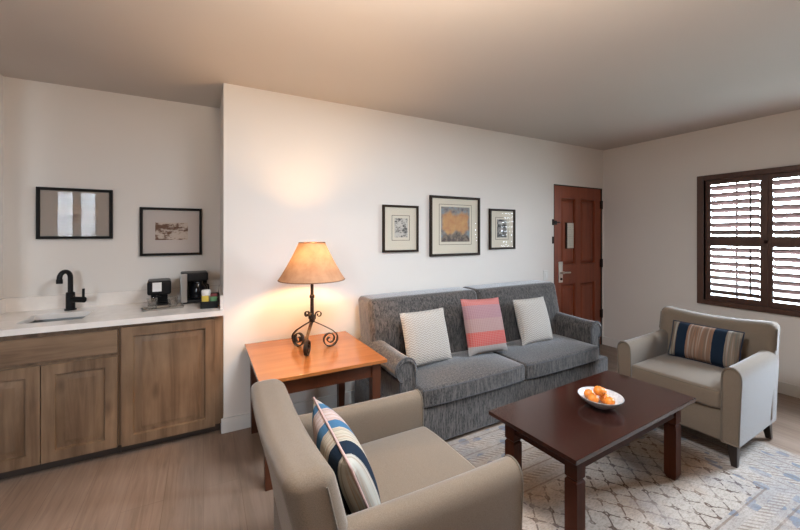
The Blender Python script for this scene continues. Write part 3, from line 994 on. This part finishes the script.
def seat_fn(cr, front):
    def fn(o, u):
        x, y, z = o
        if u[2] > 0:
            z += cr * (1 - u[0] ** 2) * (1 - u[1] ** 2) * u[2]
        y -= 0.02 * (1 - u[0] ** 4) * max(0, -u[1]) * front
        return (x, y, z)
    return fn


for sg in (-1, 1):
    cxx = sg * 0.487
    b = MB(); b.rbox((cxx, -0.165, 0.352), (0.972, 0.53, 0.128), 0.022, (14, 10, 3), 3, seat_fn(0.045, 1))
    sc_ = b.build('seat_cushion', SOFAF, sofa)
    for zz_ in (0.404, 0.300):
        b = MB(); pts = []
        for i in range(25):
            uu = -1 + 2 * i / 24
            pts.append((cxx + uu * 0.475, -0.165 - 0.258 - 0.02 * (1 - uu ** 4) - 0.001, zz_))
        b.tube(pts, 0.0055, 6); b.build('welt', WELT, sc_)


# ------------------------------------------------------------ cushions / pillows
def pillow_mesh(wd, ht, th, m=22, ear=0.05, squash=0.0):
    b = MB()
    front, back = [], []
    for sg, store in ((-1, front), (1, back)):
        for i in range(m + 1):
            row = []
            for j in range(m + 1):
                u = -1 + 2 * i / m; v = -1 + 2 * j / m
                e_ = (1 - abs(u) ** 2.6) * (1 - abs(v) ** 2.6)
                t = th / 2 * max(e_, 0) ** 0.55
                k = 1 - ear * (1 - v * v) * abs(u) ** 3
                k2 = 1 - ear * (1 - u * u) * abs(v) ** 3
                row.append(b.bm.verts.new((u * wd / 2 * k, sg * t, v * ht / 2 * k2)))
            store.append(row)
    for store in (front, back):
        for i in range(m):
            for j in range(m):
                b.bm.faces.new((store[i][j], store[i + 1][j], store[i + 1][j + 1], store[i][j + 1]))
    return b


def seam_pts(wd, ht, ear, m=14):
    pts = []
    for side in range(4):
        for i in range(m):
            t = -1 + 2 * i / m
            u, v = ((t, -1), (1, t), (-t, 1), (-1, -t))[side]
            k = 1 - ear * (1 - v * v) * abs(u) ** 3
            k2 = 1 - ear * (1 - u * u) * abs(v) ** 3
            pts.append((u * wd / 2 * k, 0, v * ht / 2 * k2))
    return pts


def pillow(name, label, mat, wd, ht, th, loc, rot, piping=None, ear=0.05, cat='cushion', group=None):
    p = thing(name, label, cat, loc, 0, group)
    p.rotation_euler = rot
    pillow_mesh(wd, ht, th, ear=ear).build('cushion_cover', mat, p, sharp=80)
    if piping:
        b = MB(); b.tube(seam_pts(wd, ht, ear), 0.0045, 6, closed=True); b.build('piping', piping, p, sharp=80)
    return p


# knitted cream pillow material
n = N('cream_knit', 0.95, 0.1)
X, Y, Z = n.xyz()
row = n.math('MULTIPLY', Z, 55)
zig = n.math('MULTIPLY', n.math('ABSOLUTE', n.math('SUBTRACT', n.math('FRACT', n.math('MULTIPLY', X, 26)), 0.5)), 1.6)
hgt = n.math('ABSOLUTE', n.math('SUBTRACT', n.math('FRACT', n.math('ADD', row, zig)), 0.5))
n.color(n.ramp(n.math('ADD', hgt, n.math('MULTIPLY', n.noise(n.co(), 120, 2), 0.25)), [(0.05, (0.25, 0.215, 0.18)), (0.40, (0.46, 0.42, 0.375))]))
n.bump(hgt, 0.9, 0.006)
n.set(Sheen_Weight=0.2)
KNIT = n.m
n = N('coral_banded_knit', 0.95, 0.1)
X, Y, Z = n.xyz()
t = n.math('ADD', n.math('DIVIDE', Z, 0.46), 0.5)
t = n.math('ADD', t, n.math('MULTIPLY', n.math('SUBTRACT', n.noise(n.co(), 30, 2), 0.5), 0.012))
bands = n.ramp(t, [(0.0, (0.30, 0.28, 0.26)), (0.145, (0.46, 0.075, 0.06)), (0.385, (0.33, 0.20, 0.185)), (0.62, (0.30, 0.155, 0.175)), (0.86, (0.46, 0.13, 0.115))], 'CONSTANT')
rib = n.math('ABSOLUTE', n.math('SUBTRACT', n.math('FRACT', n.math('MULTIPLY', X, 55)), 0.5))
rib2 = n.math('ABSOLUTE', n.math('SUBTRACT', n.math('FRACT', n.math('MULTIPLY', Z, 75)), 0.5))
bands = n.mix(n.ramp(n.math('MULTIPLY', rib, rib2), [(0.0, 0.35), (0.12, 0.0)]), bands, (0.42, 0.32, 0.30))
n.color(bands)
n.bump(rib, 0.6, 0.004)
CORAL = n.m


def stripes(name, stops, thread=0.5):
    n = N(name, 0.95, 0.1)
    X, Y, Z = n.xyz()
    t = n.math('ADD', n.math('DIVIDE', X, 0.48), 0.5)
    t = n.math('ADD', t, n.math('MULTIPLY', n.math('SUBTRACT', n.noise(n.scale((8, 8, 30)), 1.0, 2), 0.5), 0.012))
    base = n.ramp(t, stops, 'CONSTANT')
    fine = n.noise(n.scale((190, 3, 3)), 1.0, 2, 0.7)
    c = n.mix(n.ramp(fine, [(0.35, thread), (0.6, 0.0)]), base, n.ramp(n.noise(n.scale((70, 2, 2)), 1.0, 1), [(0.4, (0.36, 0.33, 0.29)), (0.5, (0.26, 0.12, 0.07)), (0.6, (0.11, 0.10, 0.085))]))
    keep = n.ramp(t, [(p, 1.0 if cc[2] > cc[0] else 0.0) for p, cc in stops], 'CONSTANT')
    c = n.mix(keep, c, base)
    n.color(c)
    n.bump(n.noise(n.scale((60, 60, 260)), 1.0, 2), 0.4, 0.002)
    return n.m


navy = (0.009, 0.017, 0.030)
STR2 = stripes('dark_stripe_weave', [(0.0, (0.16, 0.145, 0.11)), (0.15, navy), (0.30, (0.17, 0.105, 0.07)), (0.63, navy), (0.78, (0.17, 0.15, 0.12))], 0.8)
STR1 = stripes('blue_stripe_weave', [(0.0, (0.36, 0.36, 0.32)), (0.10, navy), (0.26, (0.38, 0.35, 0.28)), (0.46, (0.045, 0.115, 0.20)), (0.58, (0.42, 0.33, 0.31)), (0.80, (0.045, 0.115, 0.20)), (0.90, (0.40, 0.38, 0.34))], 0.7)
NAVYP = plain('navy_piping', (0.012, 0.018, 0.035), 0.9)
PINKP = plain('dusty_pink_piping', (0.40, 0.27, 0.25), 0.9)

LEAN = math.radians(-17)
pillow('throw_pillow', 'cream knitted pillow at the left end of the grey sofa', KNIT, 0.42, 0.41, 0.13, (1.525, -0.555, 0.650), (LEAN, 0, math.radians(3)), ear=0.035, cat='pillow', group='pillows on the sofa')
pillow('throw_pillow', 'coral, pink and grey banded pillow in the middle of the sofa', CORAL, 0.44, 0.46, 0.13, (2.105, -0.560, 0.672), (LEAN, math.radians(3), math.radians(2)), ear=0.04, cat='pillow', group='pillows on the sofa')
pillow('throw_pillow', 'cream knitted pillow at the right end of the sofa', KNIT, 0.40, 0.41, 0.13, (2.700, -0.555, 0.648), (LEAN, 0, math.radians(-1)), ear=0.035, cat='pillow', group='pillows on the sofa')


# ------------------------------------------------------------ armchairs (front towards local -y)
def make_armchair(label):
    ch = thing('armchair', label, 'armchair', group='beige armchairs')
    b = MB(); b.rbox((0, -0.07, 0.235), (0.62, 0.69, 0.205), 0.018, (6, 6, 2), 3); b.build('base', CHAIRF, ch)
    for sgx in (-1, 1):
        b = MB(); b.tbox((sgx * 0.338, -0.392, 0.0), (0.016, 0.016), (sgx * 0.328, -0.385, 0.15), (0.028, 0.028), 0.003); b.build('leg', DARKLEG, ch)
        b = MB(); b.tbox((sgx * 0.335, 0.235, 0.0), (0.016, 0.016), (sgx * 0.325, 0.200, 0.15), (0.027, 0.027), 0.003); b.build('leg', DARKLEG, ch)
    # seat cushion
    b = MB(); b.rbox((0, -0.130, 0.395), (0.560, 0.61, 0.125), 0.026, (12, 12, 3), 3, seat_fn(0.028, 0.6))
    sc = b.build('seat_cushion', CHAIRF, ch)
    b = MB(); b.tube([(-0.266 + 0.532 * i / 16, -0.105 - 0.325 - 0.012 * (1 - (-1 + i / 8) ** 4), 0.446) for i in range(17)], 0.004, 6); b.build('welt', CHAIRW, sc)
    # arms
    sec = [(0.280, 0.135), (0.280, 0.45), (0.281, 0.545), (0.288, 0.588), (0.303, 0.606), (0.325, 0.615), (0.349, 0.612), (0.369, 0.596), (0.380, 0.566), (0.381, 0.53), (0.377, 0.45), (0.371, 0.30), (0.367, 0.135)]
    # smooth the section
    def chaikin(p):
        q = [p[0]]
        for a, c_ in zip(p[:-1], p[1:]):
            q.append((a[0] * .75 + c_[0] * .25, a[1] * .75 + c_[1] * .25)); q.append((a[0] * .25 + c_[0] * .75, a[1] * .25 + c_[1] * .75))
        q.append(p[-1]); return q
    sec = chaikin(chaikin(sec))
    for sg in (-1, 1):
        def S(y, k=1.0, rise=0.0):
            out = []
            for (px, pz) in sec:
                w_ = max(0, (pz - 0.3) / 0.29)
                out.append((sg * (0.330 + (px - 0.330) * k), y, 0.38 + (pz - 0.38) * (1 - (1 - k) * 0.35) + rise * w_))
            return out
        b = MB()
        b.rings([S(-0.421, 0.90), S(-0.430, 0.95), S(-0.428, 0.985), S(-0.420, 1.0), S(-0.25, 1, 0.0), S(-0.05, 1, 0.004), S(0.10, 1, 0.008), S(0.18, 1, 0.012), S(0.262, 1, 0.016)])
        arm = b.build('arm', CHAIRF, ch, sharp=50)
        b = MB(); b.tube([(p[0], -0.426, p[2]) for p in S(-0.42)], 0.0042, 6); b.build('welt', CHAIRW, arm)

    def bfn(o, u):
        x, y, z = o
        lean = 0.120 * max(0.0, (u[2] + 1) / 2) ** 1.3
        y += lean
        y -= 0.010 * (abs(u[0]) ** 2)
        if u[2] > 0:
            z += (-0.034 * (1 - u[0] ** 2)) * u[2]
            z -= 0.012 * abs(u[0]) ** 6 * u[2]
        if u[1] < 0:
            y += u[1] * 0.025 * (1 - u[0] ** 2) * (1 - u[2] ** 2)
        return (x, y, z)
    b = MB(); b.rbox((0, 0.188, 0.480), (0.748, 0.135, 0.690), 0.045, (14, 3, 12), 5, bfn)
    bk = b.build('backrest', CHAIRF, ch)
    # side welt lines at the outer edges of the back
    for sg in (-1, 1):
        pts = []
        for i in range(16):
            zz_ = 0.65 + 0.14 * min(i, 11) / 11
            uu = (zz_ - 0.480) / 0.345
            pts.append((sg * 0.3745, 0.188 - 0.035 + 0.120 * ((uu + 1) / 2) ** 1.3 - 0.010, zz_ - 0.02))
        b = MB(); b.tube(pts[:12], 0.0035, 5); b.build('welt', CHAIRW, bk)
    return ch


chairA = make_armchair('beige armchair under the shuttered window, facing the coffee table')
chairA.scale = (0.965, 0.98, 1.0)
chairA.location = (3.268, -1.608, RZ); chairA.rotation_euler = (0, 0, math.radians(-90 + 2))
chairB = copy_tree(chairA)
chairB['label'] = 'beige armchair in the foreground beside the cherry wood side table'
chairB.scale = (1.0, 1.05, 1.0)
chairB.location = (0.552, -1.632, RZ); chairB.rotation_euler = (0, 0, math.radians(90 + 0.5))
pillow('lumbar_pillow', 'striped pillow with navy edging on the armchair under the window', STR2, 0.435, 0.275, 0.12, (3.325, -1.617, 0.618), (math.radians(-20), 0, math.radians(-90 + 2)), NAVYP, 0.03, 'pillow', 'striped pillows on the armchairs')
pillow('lumbar_pillow', 'blue and pink striped pillow on the foreground armchair', STR1, 0.50, 0.31, 0.15, (0.462, -1.645, 0.600), (math.radians(-22), 0, math.radians(90 - 3)), PINKP, 0.03, 'pillow', 'striped pillows on the armchairs')

# ------------------------------------------------------------ coffee table
ctb = thing('coffee_table', 'dark mahogany rectangular coffee table on the patterned rug', 'coffee table', (1.958, -1.659, RZ), math.radians(2.6))
TH = 0.485 - RZ
LX, LY = 0.580, 0.258
b = MB(); b.box(-LX, LX, -LY, LY, TH - 0.022, TH, 0.003); b.build('table_top', MAHX, ctb)
b = MB()
ax_, ay_ = LX - 0.095, LY - 0.065
for sg in (-1, 1):
    b.box(-ax_, ax_, sg * ay_ - 0.010, sg * ay_ + 0.010, TH - 0.105, TH - 0.022); b.box(sg * ax_ - 0.010, sg * ax_ + 0.010, -ay_, ay_, TH - 0.105, TH - 0.022)
b.build('apron', wood('mahogany_apron', (0.030, 0.008, 0.004), (0.052, 0.015, 0.007), 'X', 0.8, 0.5, 0.12), ctb)
for sgx in (-1, 1):
    for sgy in (-1, 1):
        cx, cy, h_ = sgx * (LX - 0.108), sgy * (LY - 0.078), 0.031
        b = MB()
        sq = lambda hh, z: [(cx - hh, cy - hh, z), (cx + hh, cy - hh, z), (cx + hh, cy + hh, z), (cx - hh, cy + hh, z)]
        b.rings([sq(h_ - 0.010, 0.0), sq(h_ - 0.002, 0.022), sq(h_, 0.03), sq(h_, TH - 0.160), sq(h_ - 0.006, TH - 0.152), sq(h_ - 0.006, TH - 0.149), sq(h_, TH - 0.141), sq(h_, TH - 0.022)])
        b.build('leg', MAHZ, ctb, sharp=15)

# bowl of oranges
BX, BY, BZ = 1.958, -1.684, 0.4855
n = N('glazed_bowl', 0.15, 0.5)
f = n.noise(n.co(), 60, 3)
n.color(n.ramp(f, [(0.4, (0.62, 0.62, 0.62)), (0.65, (0.46, 0.48, 0.50))]))
b = MB()
b.lathe([(0.001, 0.010), (0.038, 0.011), (0.071, 0.024), (0.099, 0.044), (0.111, 0.058), (0.1145, 0.059), (0.1155, 0.056), (0.102, 0.039), (0.074, 0.016), (0.046, 0.004), (0.044, 0.0), (0.001, 0.0)], (0, 0, 0), 48, cap=False)
o = b.build('fruit_bowl', n.m, sharp=60); o.location = (BX, BY, BZ)
tag(o, 'shallow pale glazed bowl holding oranges on the coffee table', 'bowl')
n = N('orange_peel', 0.4, 0.5)
f = n.noise(n.co(), 25, 3)
n.color(n.ramp(f, [(0.3, (0.66, 0.17, 0.015)), (0.7, (0.78, 0.27, 0.03))]))
n.bump(n.voronoi(n.co(), 260), 0.25, 0.001)
ORANGE = n.m
STEM = plain('orange_stem', (0.10, 0.13, 0.03), 0.8)
fr = [(-0.058, 0.004, 0.0275, 'orange at the left side of the bowl'), (-0.004, -0.056, 0.0255, 'smallest orange at the front of the bowl'), (0.026, -0.008, 0.0285, 'orange resting in the middle right of the bowl'),
      (0.064, 0.034, 0.0255, 'orange behind, at the right side of the bowl'), (-0.022, 0.054, 0.027, 'orange at the far side of the bowl'), (-0.010, 0.004, 0.0275, 'topmost orange of the pile in the bowl')]


def bowl_z(r):
    pr = [(0.0, 0.010), (0.038, 0.011), (0.071, 0.024), (0.099, 0.044)]
    for (a, za), (c_, zc) in zip(pr[:-1], pr[1:]):
        if r <= c_: return za + (zc - za) * (r - a) / (c_ - a)
    return 0.06


for i, (x, y, r, lb) in enumerate(fr):
    ot = thing('orange', lb, 'orange', (0, 0, 0), i * 1.3, 'oranges in the bowl')
    MB().sphere((0, 0, r * 0.95), r, 24, lambda p: Vector((p.x, p.y, p.z * 0.94 - 0.06 * max(0, p.z - 0.9)))).build('peel', ORANGE, ot, sharp=80)
    b = MB(); b.lathe([(0.004, 0), (0.003, 0.002), (0.001, 0.0025)], (0, 0, r * 1.87), 8); b.build('stem', STEM, ot)
    z = bowl_z(math.hypot(x, y)) + (0.005 if math.hypot(x, y) > 0.04 else 0.001)
    if i == 5: z = 0.058
    ot.location = (BX + x, BY + y, BZ + z)

# ------------------------------------------------------------ side table
STH = 0.635
stb = thing('side_table', 'square cherry wood side table between the foreground armchair and sofa', 'side table', (0.660, -0.428, 0), 0)
hx, hy = 0.392, 0.397
b = MB(); b.box(-hx, hx, -hy, hy, STH - 0.022, STH, 0.003); b.build('table_top', CHERRYX, stb)
b = MB()
for sg in (-1, 1):
    b.box(-hx + 0.06, hx - 0.06, sg * (hy - 0.055) - 0.010, sg * (hy - 0.055) + 0.010, STH - 0.115, STH - 0.022); b.box(sg * (hx - 0.055) - 0.010, sg * (hx - 0.055) + 0.010, -hy + 0.06, hy - 0.06, STH - 0.115, STH - 0.022)
b.build('apron', CHERRYZ_SHADE, stb)
for sgx in (-1, 1):
    for sgy in (-1, 1):
        b = MB(); b.tbox((sgx * (hx - 0.062), sgy * (hy - 0.062), 0), (0.024, 0.024), (sgx * (hx - 0.062), sgy * (hy - 0.062), STH - 0.022), (0.031, 0.031), 0.002); b.build('leg', CHERRYZ_SHADE, stb)

# ------------------------------------------------------------ table lamp
LXY = (0.674, -0.392)
lamp = thing('table_lamp', 'scrolled iron table lamp with a tan shade on the side table', 'lamp', (*LXY, STH + 0.001))
for ang in (1.6, 121.6, 241.6):
    a = math.radians(ang)
    d = Vector((math.cos(a), math.sin(a), 0)); sd = Vector((-math.sin(a), math.cos(a), 0))
    prof = [(0.012, 0.205), (0.050, 0.185), (0.100, 0.156), (0.150, 0.125), (0.178, 0.098)]
    cx_, cz_ = 0.130, 0.0665
    for i in range(0, 26):
        t = i / 25
        th_ = 14 - 640 * t
        r = 0.060 * (1 - t) ** 0.9 + 0.010 * t
        prof.append((cx_ + r * math.cos(math.radians(th_)), cz_ + r * math.sin(math.radians(th_))))
    # drop the lowest point to the table
    zmin = min(p[1] for p in prof)
    b = MB(); b.strip([d * p[0] + Vector((0, 0, p[1] - zmin + 0.0035)) for p in prof], 0.022, 0.006, sd)
    leg = b.build('scroll_leg', IRON, lamp, sharp=50)
    prof = [(0.010, 0.205), (0.022, 0.215)]
    for i in range(0, 16):
        t = i / 15
        th_ = 200 - 420 * t
        r = 0.027 * (1 - t) + 0.007 * t
        prof.append((0.048 + r * math.cos(math.radians(th_)), 0.240 + r * math.sin(math.radians(th_))))
    b = MB(); b.strip([d * p[0] + Vector((0, 0, p[1])) for p in prof], 0.018, 0.005, sd); b.build('small_scroll', IRON, leg, sharp=50)
b = MB(); b.lathe([(0.014, 0.190), (0.020, 0.200), (0.020, 0.235), (0.013, 0.245), (0.0125, 0.36), (0.018, 0.365), (0.018, 0.380), (0.012, 0.386), (0.010, 0.53)], (0, 0, 0), 16); b.build('pole', IRON, lamp)
b = MB(); b.lathe([(0.018, 0.53), (0.020, 0.55), (0.020, 0.58), (0.014, 0.585)], (0, 0, 0), 16); b.build('socket', HINGE, lamp)
n = N('lit_bulb')
em = n.new('ShaderNodeEmission'); em.inputs[0].default_value = (1.0, 0.60, 0.27, 1); em.inputs[1].default_value = BULB
n.link(em.outputs[0], n.out.inputs[0])
b = MB(); b.lathe([(0.012, 0.585), (0.015, 0.60), (0.028, 0.625), (0.031, 0.645), (0.026, 0.665), (0.012, 0.676), (0.001, 0.678)], (0, 0, 0), 20); b.build('bulb', n.m, lamp)
# shade (thin parchment, scalloped rims)
n = N('parchment_shade', 0.8)
f = n.noise(n.co(), 14, 4, 0.6)
cc = n.ramp(f, [(0.3, (0.33, 0.19, 0.115)), (0.7, (0.44, 0.27, 0.17))])
df = n.new('ShaderNodeBsdfDiffuse'); n.link(cc, df.inputs[0])
tl = n.new('ShaderNodeBsdfTranslucent')
n.link(n.ramp(f, [(0.3, (0.66, 0.33, 0.11)), (0.7, (0.85, 0.48, 0.18))]), tl.inputs[0])
mx = n.new('ShaderNodeMixShader'); mx.inputs[0].default_value = 0.03
n.link(df.outputs[0], mx.inputs[1]); n.link(tl.outputs[0], mx.inputs[2]); n.link(mx.outputs[0], n.out.inputs[0])
zb, zt, rb_, rt_ = 0.492, 0.752, 0.228, 0.090
b = MB(); rs = []
for i in range(11):
    t = i / 10
    rr_ = rb_ + (rt_ - rb_) * t - 0.006 * math.sin(PI * t)
    ring = []
    for k in range(96):
        a = 2 * PI * k / 96
        sc_ = 0.0035 * math.cos(a * 32) * (1 if i == 0 else 0)
        ring.append((rr_ * math.cos(a), rr_ * math.sin(a), zb + (zt - zb) * t + sc_))
    rs.append(ring)
b.rings(rs, cap=False)
shade = b.build('lamp_shade', n.m, lamp, sharp=80)
b = MB()
b.tube([(rt_ * math.cos(2 * PI * k / 40), rt_ * math.sin(2 * PI * k / 40), zt) for k in range(40)], 0.0035, 6, closed=True)
RIMB = plain('rim_brown', (0.20, 0.10, 0.05), 0.8)
b.build('rim_stitching', RIMB, shade)
b = MB()
b.tube([(rb_ * math.cos(2 * PI * k / 60), rb_ * math.sin(2 * PI * k / 60), zb) for k in range(60)], 0.0035, 6, closed=True)
b.build('rim_stitching', RIMB, shade)
b = MB()
for k in range(3):
    a = 2 * PI * k / 3
    b.tube([(0, 0, 0.735), (rt_ * math.cos(a), rt_ * math.sin(a), zt)], 0.002, 5)
b.tube([(0.012, 0, 0.58), (0.045, 0, 0.61), (0.045, 0, 0.66), (0, 0, 0.735)], 0.002, 5); b.tube([(-0.012, 0, 0.58), (-0.045, 0, 0.61), (-0.045, 0, 0.66), (0, 0, 0.735)], 0.002, 5)
b.build('harp', IRON, lamp)
